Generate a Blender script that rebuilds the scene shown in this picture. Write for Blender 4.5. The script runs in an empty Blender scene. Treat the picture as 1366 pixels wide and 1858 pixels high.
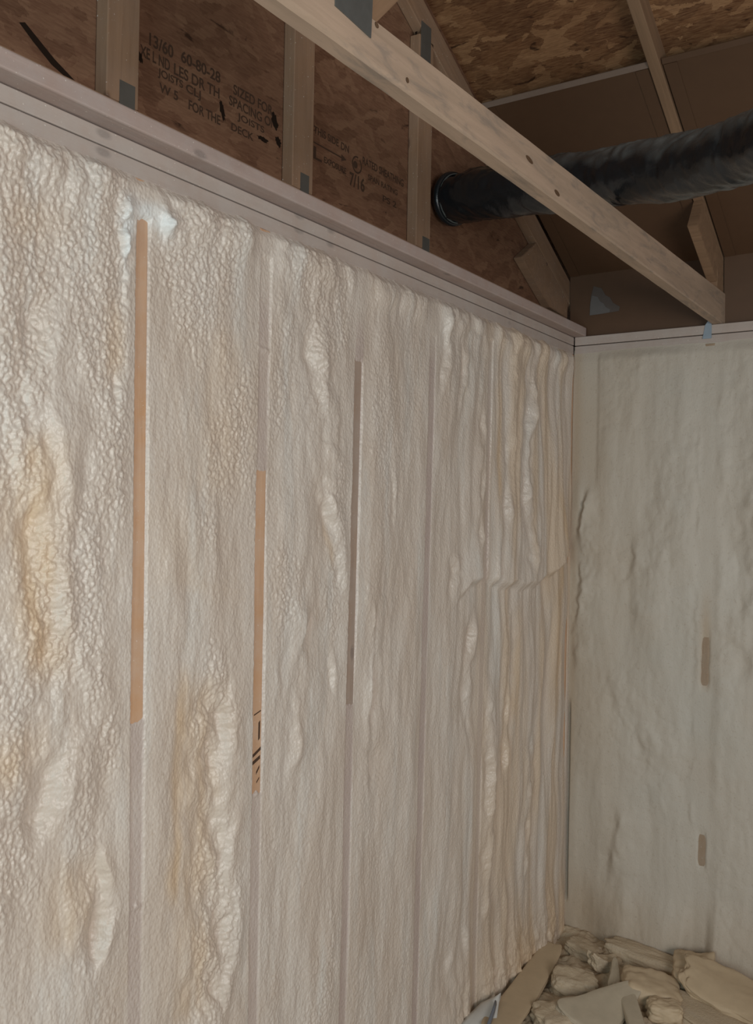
import bpy, bmesh, math, random
import numpy as np
from mathutils import Vector, Matrix, noise as mn

scene = bpy.context.scene
col = scene.collection
random.seed(7)

# ------------------------------------------------------------------ camera
cam_data = bpy.data.cameras.new('camera')
cam = bpy.data.objects.new('camera', cam_data)
col.objects.link(cam)
cam_data.sensor_fit = 'HORIZONTAL'
cam_data.sensor_width = 36.0
cam_data.lens = 1713.7 / 1366 * 36.0
cam_data.clip_start = 0.02
r = Vector((0.8337563, 0.55181372, 0.01876292))
u = Vector((-0.01306049, -0.01426234, 0.99981299))
f = Vector((-0.55197813, 0.83384543, 0.00468436))
m = Matrix((r, u, -f)).transposed().to_4x4()
m.translation = Vector((1.55852, -1.42403, 1.5465))
cam.matrix_world = m
scene.camera = cam

# ------------------------------------------------------------------ light and exposure
scene.view_settings.view_transform = 'Standard'
scene.view_settings.look = 'None'
scene.view_settings.gamma = 1
scene.view_settings.use_curve_mapping = False
scene.view_settings.exposure = 0.0
world = bpy.data.worlds.new('overcast')
scene.world = world
world.use_nodes = True
bg = world.node_tree.nodes['Background']
bg.inputs[0].default_value = (0.80, 0.92, 1.0, 1)
bg.inputs[1].default_value = 0.17

def window_light(name, loc, target, sx, sy, power, color):
    d = bpy.data.lights.new(name, 'AREA')
    d.shape = 'RECTANGLE'
    d.size, d.size_y, d.energy, d.color = sx, sy, power, color
    o = bpy.data.objects.new(name, d)
    col.objects.link(o)
    o.location = loc
    o.rotation_euler = (Vector(target) - Vector(loc)).to_track_quat('-Z', 'Y').to_euler()
window_light('window_daylight', (3.3, -1.3, 1.40), (0.0, 0.6, 1.3), 1.6, 1.3, 70, (1.0, 0.965, 0.925))
window_light('doorway_daylight', (1.15, -2.9, 1.45), (0.2, 2.0, 1.2), 0.9, 1.6, 34, (0.76, 0.96, 1.0))

# ------------------------------------------------------------------ material helpers
class NT:
    def __init__(s, name):
        s.m = bpy.data.materials.new(name); s.m.use_nodes = True
        s.t = s.m.node_tree; s.b = s.t.nodes['Principled BSDF']
    def n(s, typ, **kw):
        x = s.t.nodes.new(typ)
        for k, v in kw.items():
            if k.startswith('i_'):
                kk = k[2:]
                x.inputs[int(kk) if kk.isdigit() else kk.replace('_', ' ')].default_value = v
            else: setattr(x, k, v)
        return x
    def l(s, a, b): s.t.links.new(a, b)
    def coord(s, scale=(1, 1, 1), rot=(0, 0, 0), loc=(0, 0, 0), out='Object'):
        c = s.n('ShaderNodeTexCoord'); mp = s.n('ShaderNodeMapping')
        mp.inputs['Scale'].default_value = scale; mp.inputs['Rotation'].default_value = rot; mp.inputs['Location'].default_value = loc
        s.l(c.outputs[out], mp.inputs[0]); return mp.outputs[0]
    def noise(s, vec, scale, detail=4, rough=.55, dist=0):
        x = s.n('ShaderNodeTexNoise'); x.inputs['Scale'].default_value = scale; x.inputs['Detail'].default_value = detail
        x.inputs['Roughness'].default_value = rough; x.inputs['Distortion'].default_value = dist
        s.l(vec, x.inputs['Vector']); return x
    def ramp(s, fac, stops):
        x = s.n('ShaderNodeValToRGB'); e = x.color_ramp.elements
        while len(e) < len(stops): e.new(.5)
        for i, (p, c) in enumerate(stops):
            e[i].position = p; e[i].color = (c, c, c, 1) if not isinstance(c, tuple) else c + (1,)
        s.l(fac, x.inputs[0]); return x.outputs[0]
    def mix(s, fac, a, b, mode='MIX'):
        x = s.n('ShaderNodeMix', data_type='RGBA', blend_type=mode)
        for sock, v in ((x.inputs[0], fac), (x.inputs[6], a), (x.inputs[7], b)):
            if hasattr(v, 'links'): s.l(v, sock)
            elif isinstance(v, tuple): sock.default_value = v + (1,)
            else: sock.default_value = v
        return x.outputs[2]
    def math(s, op, a, b=None):
        x = s.n('ShaderNodeMath', operation=op)
        for i, v in enumerate((a, b)):
            if v is None: continue
            if hasattr(v, 'links'): s.l(v, x.inputs[i])
            else: x.inputs[i].default_value = v
        return x.outputs[0]
    def bump(s, h, strength, dist, prev=None):
        x = s.n('ShaderNodeBump'); x.inputs['Strength'].default_value = strength; x.inputs['Distance'].default_value = dist
        s.l(h, x.inputs['Height'])
        if prev is not None: s.l(prev, x.inputs['Normal'])
        return x.outputs[0]
    def done(s, color, rough=.6, normal=None, spec=.4):
        if hasattr(color, 'links'): s.l(color, s.b.inputs['Base Color'])
        else: s.b.inputs['Base Color'].default_value = color + (1,)
        if hasattr(rough, 'links'): s.l(rough, s.b.inputs['Roughness'])
        else: s.b.inputs['Roughness'].default_value = rough
        s.b.inputs['Specular IOR Level'].default_value = spec
        if normal is not None: s.l(normal, s.b.inputs['Normal'])
        return s.m

def wood(name, light, dark, haze=0.0, hazecol=(.62, .57, .54), knots=True, seed=0.0, weather=0.0):
    t = NT(name)
    v = t.coord((1.6, 26, 26), loc=(seed, seed * 2, 0))
    g = t.noise(v, 1.6, 5, .6, .8)
    c = t.mix(t.ramp(g.outputs[0], [(.33, 0.), (.68, 1.)]), dark, light)
    v2 = t.coord((3, 7, 7), loc=(seed * 3, 0, seed))
    b = t.noise(v2, 1.0, 3, .5, .3)
    c = t.mix(t.ramp(b.outputs[0], [(.4, 0.), (.75, .55)]), c, tuple(x * .72 for x in light))
    if weather:
        wv = t.coord((5, 22, 22), loc=(seed, 1, 2))
        w = t.noise(wv, 1.3, 5, .65, .6)
        c = t.mix(t.ramp(w.outputs[0], [(.52, 0.), (.66, weather)]), c, (.17, .15, .13))
    if knots:
        vk = t.coord((5.0, 11, 11), loc=(seed, seed, seed))
        k = t.n('ShaderNodeTexVoronoi'); k.inputs['Scale'].default_value = 1.0; t.l(vk, k.inputs['Vector'])
        c = t.mix(t.ramp(k.outputs['Distance'], [(.07, .85), (.13, 0.)]), c, (.10, .05, .03))
    if haze:
        hv = t.coord((9, 9, 9), loc=(0, seed, 0))
        h1 = t.noise(hv, 1.0, 6, .7)
        hz = t.ramp(h1.outputs[0], [(.30, max(0., haze - .25)), (.65, min(1., haze + .12))])
        c = t.mix(hz, c, hazecol)
        sp = t.noise(t.coord(), 160, 2, .5)
        c = t.mix(t.ramp(sp.outputs[0], [(.70, 0.), (.76, .8)]), c, (.78, .74, .68))
    n = t.bump(g.outputs[0], .25, .004)
    return t.done(c, .62, n, .3)

def osb(name, c_lo, c_mid, c_hi, flake=1.0, contrast=1.0, bump=.5):
    t = NT(name)
    layers = []
    for i, (rot, sx, sy) in enumerate(((.22, 8, 36), (-.38, 9, 32), (.75, 8, 30))):
        base = t.coord((1, 1, 1), rot=(0, 0, rot), loc=(i * 3.1, i * 1.7, 0))
        d = t.noise(base, 26, 4, .7)
        dd = t.n('ShaderNodeVectorMath', operation='SCALE'); t.l(d.outputs['Color'], dd.inputs[0]); dd.inputs['Scale'].default_value = .045
        ad = t.n('ShaderNodeVectorMath', operation='ADD'); t.l(base, ad.inputs[0]); t.l(dd.outputs[0], ad.inputs[1])
        sc = t.n('ShaderNodeVectorMath', operation='MULTIPLY'); t.l(ad.outputs[0], sc.inputs[0]); sc.inputs[1].default_value = (sx * flake, sy * flake, 1)
        vo = t.n('ShaderNodeTexVoronoi', voronoi_dimensions='2D'); vo.inputs['Scale'].default_value = 1.0; vo.inputs['Randomness'].default_value = 1
        t.l(sc.outputs[0], vo.inputs['Vector'])
        sep = t.n('ShaderNodeSeparateColor'); t.l(vo.outputs['Color'], sep.inputs[0])
        layers.append((sep, vo))
    k = .5 * contrast
    stops = [(0., tuple(a + (b - a) * (1 - contrast) for a, b in zip(c_lo, c_mid))), (.5, c_mid), (1., tuple(a + (b - a) * (1 - contrast) for a, b in zip(c_hi, c_mid)))]
    cols = [t.ramp(s.outputs[0], stops) for s, _ in layers]
    m1 = t.math('GREATER_THAN', layers[0][0].outputs[1], .45)
    m2 = t.math('GREATER_THAN', layers[1][0].outputs[1], .55)
    c = t.mix(m2, t.mix(m1, cols[2], cols[0]), cols[1])
    fine = t.noise(t.coord((26, 190, 1), rot=(0, 0, .12)), 1.0, 4, .65, .4)
    c = t.mix(.45, c, t.mix(t.ramp(fine.outputs[0], [(.3, 0.), (.7, 1.)]), c_lo, c_hi))
    h = t.mix(m2, t.mix(m1, layers[2][0].outputs[0], layers[0][0].outputs[0]), layers[1][0].outputs[0])
    # dark voids between the strands
    vd = t.noise(t.coord((9, 22, 1), loc=(4, 2, 0)), 1.0, 4, .6, .5)
    c = t.mix(t.ramp(vd.outputs[0], [(.64, 0.), (.70, .8)]), c, tuple(x * .28 for x in c_lo))
    n = t.bump(h, bump, .004)
    return t.done(c, .55, n, .35)

def foam(name, c1, c2, c3, blue, fine=1.0, rough=.37, film=(.47, .38, .34)):
    t = NT(name)
    v = t.coord((1, 5, 1.5))
    a = t.noise(v, 1.7, 4, .55, .4)
    c = t.mix(t.ramp(a.outputs[0], [(.35, 0.), (.68, 1.)]), c1, c2)
    b = t.noise(t.coord((1, 9, 1.3), loc=(3, 5, 1)), 1.0, 4, .6)
    c = t.mix(t.ramp(b.outputs[0], [(.54, 0.), (.76, .5)]), c, blue)
    at = t.n('ShaderNodeAttribute', attribute_name='warm_tint')  # tan foam tone plus the painted-in bounce light of the valleys
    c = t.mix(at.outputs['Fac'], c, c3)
    fr = t.n('ShaderNodeAttribute', attribute_name='fresh')
    c = t.mix(fr.outputs['Fac'], c, (.74, .76, .75))
    fa = t.n('ShaderNodeAttribute', attribute_name='film')
    c = t.mix(fa.outputs['Fac'], c, film)
    sp = t.noise(t.coord((1, 1, 1)), 95, 3, .6)
    c = t.mix(t.ramp(sp.outputs[0], [(.28, .35), (.40, 0.)]), c, tuple(x * .72 for x in c3))
    vo = t.n('ShaderNodeTexVoronoi', feature='SMOOTH_F1'); vo.inputs['Scale'].default_value = 150; vo.inputs['Smoothness'].default_value = .5
    t.l(t.coord((1, 1, .75)), vo.inputs['Vector'])
    n1 = t.noise(t.coord((1, 1, .6)), 60, 5, .65)
    n = t.bump(vo.outputs['Distance'], .35 * fine, .004)
    n = t.bump(n1.outputs[0], .30 * fine, .005, n)
    return t.done(c, rough, n, .45)

def plain(name, c, rough=.5, spec=.4, metallic=0.0, bumpn=0.0, var=.15):
    t = NT(name)
    a = t.noise(t.coord(), 22, 5, .6)
    cc = t.mix(a.outputs[0], tuple(x * (1 - var) for x in c), tuple(min(1, x * (1 + var)) for x in c))
    t.b.inputs['Metallic'].default_value = metallic
    return t.done(cc, rough, t.bump(a.outputs[0], bumpn, .004) if bumpn else None, spec)

M = {}
M['foam'] = foam('cream_spray_foam', (.56, .47, .395), (.63, .56, .495), (.60, .45, .31), (.62, .625, .60))
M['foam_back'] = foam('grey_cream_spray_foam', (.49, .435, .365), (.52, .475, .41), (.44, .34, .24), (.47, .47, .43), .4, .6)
M['stud'] = wood('stud_wood', (.62, .36, .20), (.48, .26, .13), haze=.30, hazecol=(.58, .47, .39), seed=1.3)
M['stud_grey'] = wood('dusty_stud_wood', (.40, .27, .19), (.31, .21, .15), haze=.45, hazecol=(.42, .36, .32), seed=2.1)
M['stud_haze'] = wood('foam_dusted_stud_wood', (.46, .34, .27), (.38, .28, .22), haze=.70, hazecol=(.46, .40, .36), seed=4.4, knots=False)
M['stud_tan'] = wood('tan_buried_stud_wood', (.36, .25, .16), (.28, .19, .12), haze=.3, hazecol=(.42, .37, .31), seed=2.8)
M['plate'] = wood('foam_dusted_plate_wood', (.44, .32, .26), (.34, .24, .19), haze=.62, hazecol=(.46, .42, .39), seed=3.3)
M['backer'] = wood('foam_dusted_backer_wood', (.42, .29, .24), (.34, .23, .19), haze=.50, hazecol=(.43, .38, .36), seed=5.7)
M['gable_wood'] = wood('gable_stud_wood', (.33, .20, .12), (.25, .15, .09), seed=6.2, haze=.1, hazecol=(.3, .24, .2))
M['truss_wood'] = wood('truss_wood', (.44, .32, .235), (.34, .25, .18), seed=8.5, weather=.5, knots=False)
M['rafter_wood'] = wood('rafter_wood', (.30, .185, .11), (.22, .135, .08), seed=9.1, knots=False)
M['gable_osb'] = osb('gable_strand_board', (.10, .045, .025), (.180, .088, .053), (.265, .15, .09), 1.3, .8, .25)
M['roof_osb'] = osb('roof_strand_board', (.068, .021, .008), (.175, .074, .030), (.44, .25, .125), .95, 1.0, .8)
M['cardboard'] = plain('brown_cardboard', (.098, .052, .028), .5, .4, var=.10)
M['cardboard_edge'] = plain('pale_cardboard_edge', (.22, .16, .125), .7, .2)
M['patch_soft'] = plain('faint_pale_patch', (.105, .085, .075), .6, .3)
M['patch'] = plain('pale_patch', (.135, .125, .12), .6, .3, bumpn=.3)
M['duct'] = plain('black_poly_sleeve', (.012, .014, .016), .30, .55, var=.3, bumpn=.15)
_t = NT('dusty_black_poly_sleeve'); _a = _t.n('ShaderNodeAttribute', attribute_name='dust'); _n = _t.noise(_t.coord(), 30, 4, .6)
M['duct'] = _t.done(_t.mix(_t.math('MULTIPLY', _a.outputs['Fac'], _t.ramp(_n.outputs[0], [(.2, .3), (.7, .6)])), (.012, .014, .016), (.30, .30, .285)), _t.ramp(_a.outputs['Fac'], [(0., .24), (1., .7)]), _t.bump(_n.outputs[0], .3, .008), .5)
M['collar'] = plain('dull_duct_collar', (.10, .105, .10), .6, .2, .0)
M['galv'] = plain('galvanised_steel', (.20, .22, .22), .45, .5, .75, bumpn=.2, var=.3)
M['galv_dull'] = plain('dull_galvanised_steel', (.15, .145, .13), .55, .4, .5, var=.2)
M['tie'] = plain('blue_grey_steel_tie', (.30, .36, .42), .5, .4, .3)
M['ink'] = plain('black_stencil_ink', (.072, .043, .029), .8, .1)
M['knot'] = plain('dark_void', (.02, .012, .008), .9, .1)
M['brown_mark'] = plain('brown_wood_mark', (.11, .065, .038), .8, .1)
M['concrete'] = plain('dusty_concrete', (.40, .36, .31), .85, .2, bumpn=.3)
M['scrap'] = foam('tan_foam_trimming', (.46, .36, .245), (.52, .42, .30), (.44, .31, .17), (.48, .43, .35), .8, .7)
M['scrap_smooth'] = plain('smooth_foam_skin', (.52, .40, .265), .6, .3, bumpn=.15, var=.12)
M['scrap_grey'] = plain('grey_foam_skin', (.47, .40, .30), .6, .3, bumpn=.2, var=.15)
M['plastic'] = plain('white_plastic', (.66, .66, .64), .4, .5, var=.08)
M['plastic_blue'] = plain('slate_blue_plastic', (.16, .18, .22), .4, .5)
M['foam_white'] = foam('white_fresh_foam', (.74, .72, .68), (.78, .77, .74), (.70, .62, .50), (.76, .78, .78), .8, .45)

# ------------------------------------------------------------------ object helpers
def link(o, parent=None):
    col.objects.link(o)
    if parent is not None:
        w = o.matrix_world.copy() if o.matrix_basis is None else o.matrix_basis.copy()
        o.parent = parent
        o.matrix_basis = parent['_m'] @ w if False else Matrix.Translation(-Vector(parent.location)) @ w
    return o
def tag(o, label=None, cat=None, group=None, kind=None):
    if label: o['label'] = label
    if cat: o['category'] = cat
    if group: o['group'] = group
    if kind: o['kind'] = kind
    return o
def thing(name, loc, label, cat, group=None):
    o = bpy.data.objects.new(name, None); o.empty_display_size = .05
    o.location = loc; col.objects.link(o)
    return tag(o, label, cat, group)
def mesh_obj(name, bm, mat, parent=None, mw=None, smooth=False):
    bmesh.ops.recalc_face_normals(bm, faces=bm.faces)
    me = bpy.data.meshes.new(name); bm.to_mesh(me); bm.free()
    for p in me.polygons: p.use_smooth = smooth
    me.materials.append(mat)
    o = bpy.data.objects.new(name, me)
    if mw is not None: o.matrix_basis = mw
    return link(o, parent)
def frame(origin, x, y):
    x = Vector(x).normalized(); y = Vector(y); y = (y - x * y.dot(x)).normalized(); z = x.cross(y)
    mm = Matrix((x, y, z)).transposed().to_4x4(); mm.translation = Vector(origin); return mm
def board(name, p0, p1, w, h, wdir, mat, parent=None, bev=.0025, cut0=None, cut1=None):
    """Length p0-p1 (centre line), w along wdir, h along the third axis; own local X runs along the board.
    cut0/cut1: (dx at -w side, dx at +w side) mitre offsets."""
    p0 = Vector(p0); p1 = Vector(p1); L = (p1 - p0).length
    mw = frame((p0 + p1) / 2, p1 - p0, wdir)
    bm = bmesh.new()
    bmesh.ops.create_cube(bm, size=1)
    for v in bm.verts:
        sx, sy = v.co.x, v.co.y
        v.co = Vector((v.co.x * L, v.co.y * w, v.co.z * h))
        c = cut0 if sx < 0 else cut1
        if c: v.co.x += c[0] if sy < 0 else c[1]
    if bev: bmesh.ops.bevel(bm, geom=bm.edges[:], offset=bev, segments=2, affect='EDGES', profile=.5)
    return mesh_obj(name, bm, mat, parent, mw)
def panel(name, origin, x, y, sx, sy, th, mat, parent=None):
    """Slab with local XY in its plane, corner at origin, thickness th along +local Z."""
    mw = frame(origin, x, y)
    bm = bmesh.new(); bmesh.ops.create_cube(bm, size=1)
    for v in bm.verts: v.co = Vector(((v.co.x + .5) * sx, (v.co.y + .5) * sy, (v.co.z + .5) * th))
    return mesh_obj(name, bm, mat, parent, mw)
def prism(name, pts, ext, mat, parent=None, bev=0, mw=None):
    bm = bmesh.new(); e = Vector(ext)
    a = [bm.verts.new(Vector(p)) for p in pts]; b = [bm.verts.new(Vector(p) + e) for p in pts]
    bm.faces.new(a); bm.faces.new(b[::-1]); n = len(pts)
    for i in range(n): bm.faces.new((a[i], a[(i + 1) % n], b[(i + 1) % n], b[i]))
    bmesh.ops.recalc_face_normals(bm, faces=bm.faces)
    if bev: bmesh.ops.bevel(bm, geom=bm.edges[:], offset=bev, segments=2, affect='EDGES')
    return mesh_obj(name, bm, mat, parent, mw)

# ------------------------------------------------------------------ numpy noise
_rng = np.random.RandomState(11)
_P = _rng.permutation(512); _G = _rng.uniform(0, 2 * np.pi, 512)
def perlin(x, y, s=0):
    xi = np.floor(x).astype(int); yi = np.floor(y).astype(int); xf = x - xi; yf = y - yi
    def g(ix, iy, dx, dy):
        h = _P[(_P[(ix + s * 37) & 511] + iy) & 511]; a = _G[h]
        return np.cos(a) * dx + np.sin(a) * dy
    uu = xf ** 3 * (xf * (xf * 6 - 15) + 10); vv = yf ** 3 * (yf * (yf * 6 - 15) + 10)
    a = g(xi, yi, xf, yf); b = g(xi + 1, yi, xf - 1, yf); c = g(xi, yi + 1, xf, yf - 1); d = g(xi + 1, yi + 1, xf - 1, yf - 1)
    return (a + (b - a) * uu) * (1 - vv) + (c + (d - c) * uu) * vv
def fbm(x, y, o=4, s=0, gain=.5):
    t = 0; a = 1.
    for i in range(o):
        t = t + a * perlin(x * 2 ** i, y * 2 ** i, s + i); a *= gain
    return t
def blobs(x, y, s=0):
    """rounded pebbles: 1 - F1 distance, smoothed"""
    xi = np.floor(x).astype(int); yi = np.floor(y).astype(int); best = np.full(x.shape, 9.)
    for i in (-1, 0, 1):
        for j in (-1, 0, 1):
            cx, cy = xi + i, yi + j
            h = _P[(_P[(cx + s * 53) & 511] + cy) & 511]; h2 = _P[(h + 91) & 511]
            d = (cx + h / 512. - x) ** 2 + (cy + h2 / 512. - y) ** 2
            best = np.minimum(best, d)
    return np.clip(1 - best / .5, 0, 1)
def sstep(a, b, x):
    t = np.clip((x - a) / (b - a), 0, 1); return t * t * (3 - 2 * t)
def stroke(H, A, Z, poly, a, b, w, L, R):
    """a step in the foam along a near-vertical line: valley of depth a before it, rise of height b after it"""
    p = sorted(((z, y) for y, z in poly)); zs = [q[0] for q in p]; ys = [q[1] for q in p]
    sel = (Z > zs[0] - .02) & (Z < zs[-1] + .02)
    wob = .016 * fbm(Z[sel] * 9, A[sel] * 7, 4, 5, .6)
    md = np.clip(.58 + 1.3 * fbm(Z[sel] * 7 + poly[0][0] * 31, A[sel] * 9, 3, 15), .05, 1.5)
    w = w * (1 + 1.2 * np.clip(perlin(Z[sel] * 10, A[sel] * 2, 25) + .2, -.4, .8))
    s = A[sel] - np.interp(Z[sel], zs, ys) - wob
    ln = zs[-1] - zs[0]; tp = min(.09, ln * .35)
    e = sstep(zs[0] - .02, zs[0] + tp, Z[sel]) * sstep(zs[-1] + .02, zs[-1] - tp, Z[sel])
    k = sstep(-w, w, s)
    H[sel] += e * md * ((1 - k) * (-a) * np.exp(-(np.abs(s) / L) ** 1.6) + k * b * np.exp(-(np.abs(s) / R) ** 1.6))
def grid_obj(name, P, mat, attr=None, film=None, fresh=None):
    nz, ny, _ = P.shape
    me = bpy.data.meshes.new(name)
    idx = np.arange(nz * ny).reshape(nz, ny)
    q = np.stack([idx[:-1, :-1], idx[:-1, 1:], idx[1:, 1:], idx[1:, :-1]], -1).reshape(-1, 4)
    me.vertices.add(nz * ny); me.vertices.foreach_set('co', P.reshape(-1).astype(np.float32))
    me.loops.add(q.size); me.loops.foreach_set('vertex_index', q.reshape(-1).astype(np.int32))
    me.polygons.add(len(q)); me.polygons.foreach_set('loop_start', np.arange(0, q.size, 4, dtype=np.int32))
    me.polygons.foreach_set('loop_total', np.full(len(q), 4, dtype=np.int32))
    me.update(calc_edges=True)
    me.polygons.foreach_set('use_smooth', np.ones(len(q), dtype=bool))
    if attr is not None:
        a = me.attributes.new('warm_tint', 'FLOAT', 'POINT'); a.data.foreach_set('value', attr.reshape(-1).astype(np.float32))
    if fresh is not None:
        a = me.attributes.new('fresh', 'FLOAT', 'POINT'); a.data.foreach_set('value', fresh.reshape(-1).astype(np.float32))
    if film is not None:
        a = me.attributes.new('film', 'FLOAT', 'POINT'); a.data.foreach_set('value', film.reshape(-1).astype(np.float32))
    me.materials.append(mat)
    o = bpy.data.objects.new(name, me); col.objects.link(o); return o

# ------------------------------------------------------------------ dimensions
ZP = 2.341          # top of the double plate
T = .038            # thickness of a two-by
YB = 2.461          # inner face of the back wall framing
ZF = -.30           # slab
KR = 3.845          # rafter underside: z = KR - y/2
SL = Vector((0, 1, -.5)).normalized()

# ------------------------------------------------------------------ setting
o = panel('floor', (-.25, -4.2, ZF - .1), (1, 0, 0), (0, 1, 0), 6, 7, .1, M['concrete']); tag(o, kind='structure')
o = panel('wall_left', (-.101, -2.2, ZF), (0, 1, 0), (0, 0, 1), 4.9, ZP - ZF, .012, M['gable_osb']); tag(o, kind='structure')
o = panel('wall_back', (-.1, YB + .089, ZF), (1, 0, 0), (0, 0, 1), 4.2, ZP - ZF, -.012, M['gable_osb']); tag(o, kind='structure')
gable = panel('wall_gable', (-.078, -2.2, ZP), (0, 1, 0), (0, 0, 1), 4.9, 2.6, -.011, M['gable_osb']); tag(gable, kind='structure')
o = panel('ceiling', (-.6, 3.0, KR + .100 - 1.5), (1, 0, 0), (0, -1, .5), 5.6, 5.6, .012, M['roof_osb']); tag(o, kind='structure')

# stencilled lettering on the gable sheathing
def lettering(txt, y, z, h, width, rot=0.0, x=-.0775):
    cu = bpy.data.curves.new('stencil_lettering', 'FONT'); cu.body = txt; cu.size = 1.0; cu.offset = .022; cu.extrude = 0.0
    tmp = bpy.data.objects.new('stencil_lettering', cu); col.objects.link(tmp)
    bpy.context.view_layer.update()
    me = bpy.data.meshes.new_from_object(tmp.evaluated_get(bpy.context.evaluated_depsgraph_get()))
    bpy.data.objects.remove(tmp); bpy.data.curves.remove(cu)
    xs = [v.co.x for v in me.vertices]; ys = [v.co.y for v in me.vertices]
    sx = width / (max(xs) - min(xs)); sy = h / (max(ys) - min(ys)); x0 = min(xs); y0 = min(ys)
    for v in me.vertices: v.co = Vector(((v.co.x - x0) * sx, (v.co.y - y0) * sy, 0))
    me.materials.append(M['ink'])
    ob = bpy.data.objects.new('stencil_lettering', me)
    ob.matrix_basis = frame((x, y, z), (0, math.cos(rot), math.sin(rot)), (0, -math.sin(rot), math.cos(rot)))
    return link(ob, gable)
gable_loc = Vector(gable.location)
# the gable panel has a rotated frame: parent with the exact inverse
def link(o, parent=None):
    col.objects.link(o)
    if parent is not None:
        w = o.matrix_basis.copy(); o.parent = parent
        pw = parent.matrix_basis.copy(); g = parent.parent
        while g is not None: pw = g.matrix_basis @ pw; g = g.parent
        o.matrix_basis = pw.inverted() @ w
    return o
for txt, y, z, h, w in (('13/60', .072, 2.612, .030, .075), ('60-80-28', .172, 2.616, .028, .135),
                        ('XE L ND', .045, 2.578, .026, .092), ('LES DR TH', .150, 2.577, .027, .155),
                        ('JOISTS', .100, 2.549, .024, .080), ('CLJ', .190, 2.546, .026, .050),
                        ('W 5', .105, 2.519, .022, .060), ('FOR THE', .200, 2.513, .024, .110),
                        ('SIZED FOR', .355, 2.609, .026, .155), ('SPACING ON', .340, 2.577, .025, .185),
                        ('JOISTS', .372, 2.546, .023, .105), ('DECK', .350, 2.516, .020, .085),
                        ('THIS SIDE', .690, 2.628, .022, .120), ('DN', .822, 2.626, .022, .040),
                        ('L', .690, 2.556, .036, .040), ('EXPOSURE', .740, 2.560, .018, .110),
                        ('7/16', .868, 2.534, .042, .080), ('RATED SHEATHING', .935, 2.618, .024, .235),
                        ('SPAN RATING', .965, 2.580, .018, .170), ('PS 2', 1.05, 2.538, .020, .080)):
    lettering(txt, y, z, h, w)
ar = [(-.0775, .690, 2.604), (-.0775, .690, 2.600), (-.0775, .825, 2.600), (-.0775, .825, 2.592), (-.0775, .850, 2.602), (-.0775, .825, 2.612), (-.0775, .825, 2.604)]
prism('printed_arrow', ar, (.0003, 0, 0), M['ink'], gable)
bm = bmesh.new()
for k in range(28):
    if 3 < k < 6: continue
    a0, a1 = [2 * math.pi * q / 28 for q in (k, k + 1)]
    vs = [bm.verts.new((-.0772, .905 + rr * math.cos(a), 2.606 + rr * math.sin(a))) for rr, a in ((.026, a0), (.026, a1), (.021, a1), (.021, a0))]
    bm.faces.new(vs)
mesh_obj('printed_ring_mark', bm, M['ink'], gable)
prism('printed_ring_dot', [(-.0775, .897 + .011 * math.cos(t), 2.604 + .011 * math.sin(t)) for t in [i * math.pi / 6 for i in range(12)]], (.0003, 0, 0), M['ink'], gable)
# scorched-looking dark gouge in the strand board, lower left
prism('dark_gouge', [(-.0775, -.268, 2.512), (-.0775, -.255, 2.518), (-.0775, -.185, 2.475), (-.0775, -.125, 2.447), (-.0775, -.118, 2.436), (-.0775, -.19, 2.460), (-.0775, -.235, 2.488)], (.0004, 0, 0), M['knot'], gable)
for (y, z, a, b) in ((.315, 2.555, .008, .022), (.518, 2.600, .012, .020), (.535, 2.55, .010, .012), (.47, 2.535, .020, .006), (.045, 2.575, .006, .012)):
    prism('dark_knot', [(-.0775, y + q * (a * math.cos(t) - .3 * b * math.sin(t)), z + q * b * math.sin(t)) for t, q in [(i * math.pi / 12, .75 + .6 * random.random()) for i in range(24)]], (.0003, 0, 0), M['knot'], gable)

# ------------------------------------------------------------------ left wall framing
STRIPS = [(-.0131, .0177), (-.0025, .4047), (.0123, .7954), (.0189, 1.203), (.0200, 1.613)]   # y = a*z + b of each stud's centre line
STUDLAB = ['bare orange-brown stud face nearest the left edge, capped by a white foam blob', 'tan stud face with black ink marks low down, second from the left',
           'thin grey-brown stud face in the middle of the long wall', 'mauve-grey foam-dusted stud face right of the grey-brown one', 'almost buried stud among the thick foam drips near the corner']
smat = ['stud', 'stud', 'stud_grey', 'stud_haze', 'stud_haze']
zt = ZP - 2 * T
for k, (a, b) in enumerate(STRIPS):
    s = thing('wall_stud', (-.044, a * ZF + b, ZF), STUDLAB[k], 'stud', 'studs of the long left wall')
    board('stud_body', (-.0445, a * ZF + b, ZF + T), (-.0445, a * zt + b, zt), .089, T, (1, 0, 0), M[smat[k]], s)
    if k == 1:   # handwritten ink marks at mid height
        for (z0, z1, y0, y1, th) in ((.935, .950, -.014, .016, .008), (.915, .928, -.018, .014, .009), (.890, .905, .000, .012, .007), (.975, .980, .006, .012, .045), (1.040, 1.048, -.012, .014, .003), (.868, .878, .002, .012, .004)):
            c = a * z0 + b
            prism('ink_mark', [(.0002, c + y0, z0), (.0002, c + y0, z0 + th), (.0002, c + y1, z1 + th), (.0002, c + y1, z1)], (.0004, 0, 0), M['ink'], s)
s = thing('wall_stud', (-.044, YB - .02, ZF), 'brown corner stud edge showing in the crack where the walls meet', 'stud', 'studs of the long left wall')
board('stud_body', (-.0445, YB - .020, ZF + T), (-.0445, YB - .020, zt), .089, T, (1, 0, 0), M['stud'], s)
def lumber(name, label, cat, group, *a, **k):
    o = board(name, *a, **k); return tag(o, label, cat, group)
G1 = 'double top plates of the two walls'
lumber('top_plate', 'upper dusted top plate of the long left wall, just under the projecting board', 'plate', G1, (-.0445, -1.6, ZP - T / 2 - .0012), (-.0445, YB - .002, ZP - T / 2 - .0004), .089, T - .0032, (1, 0, 0), M['plate'])
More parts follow.
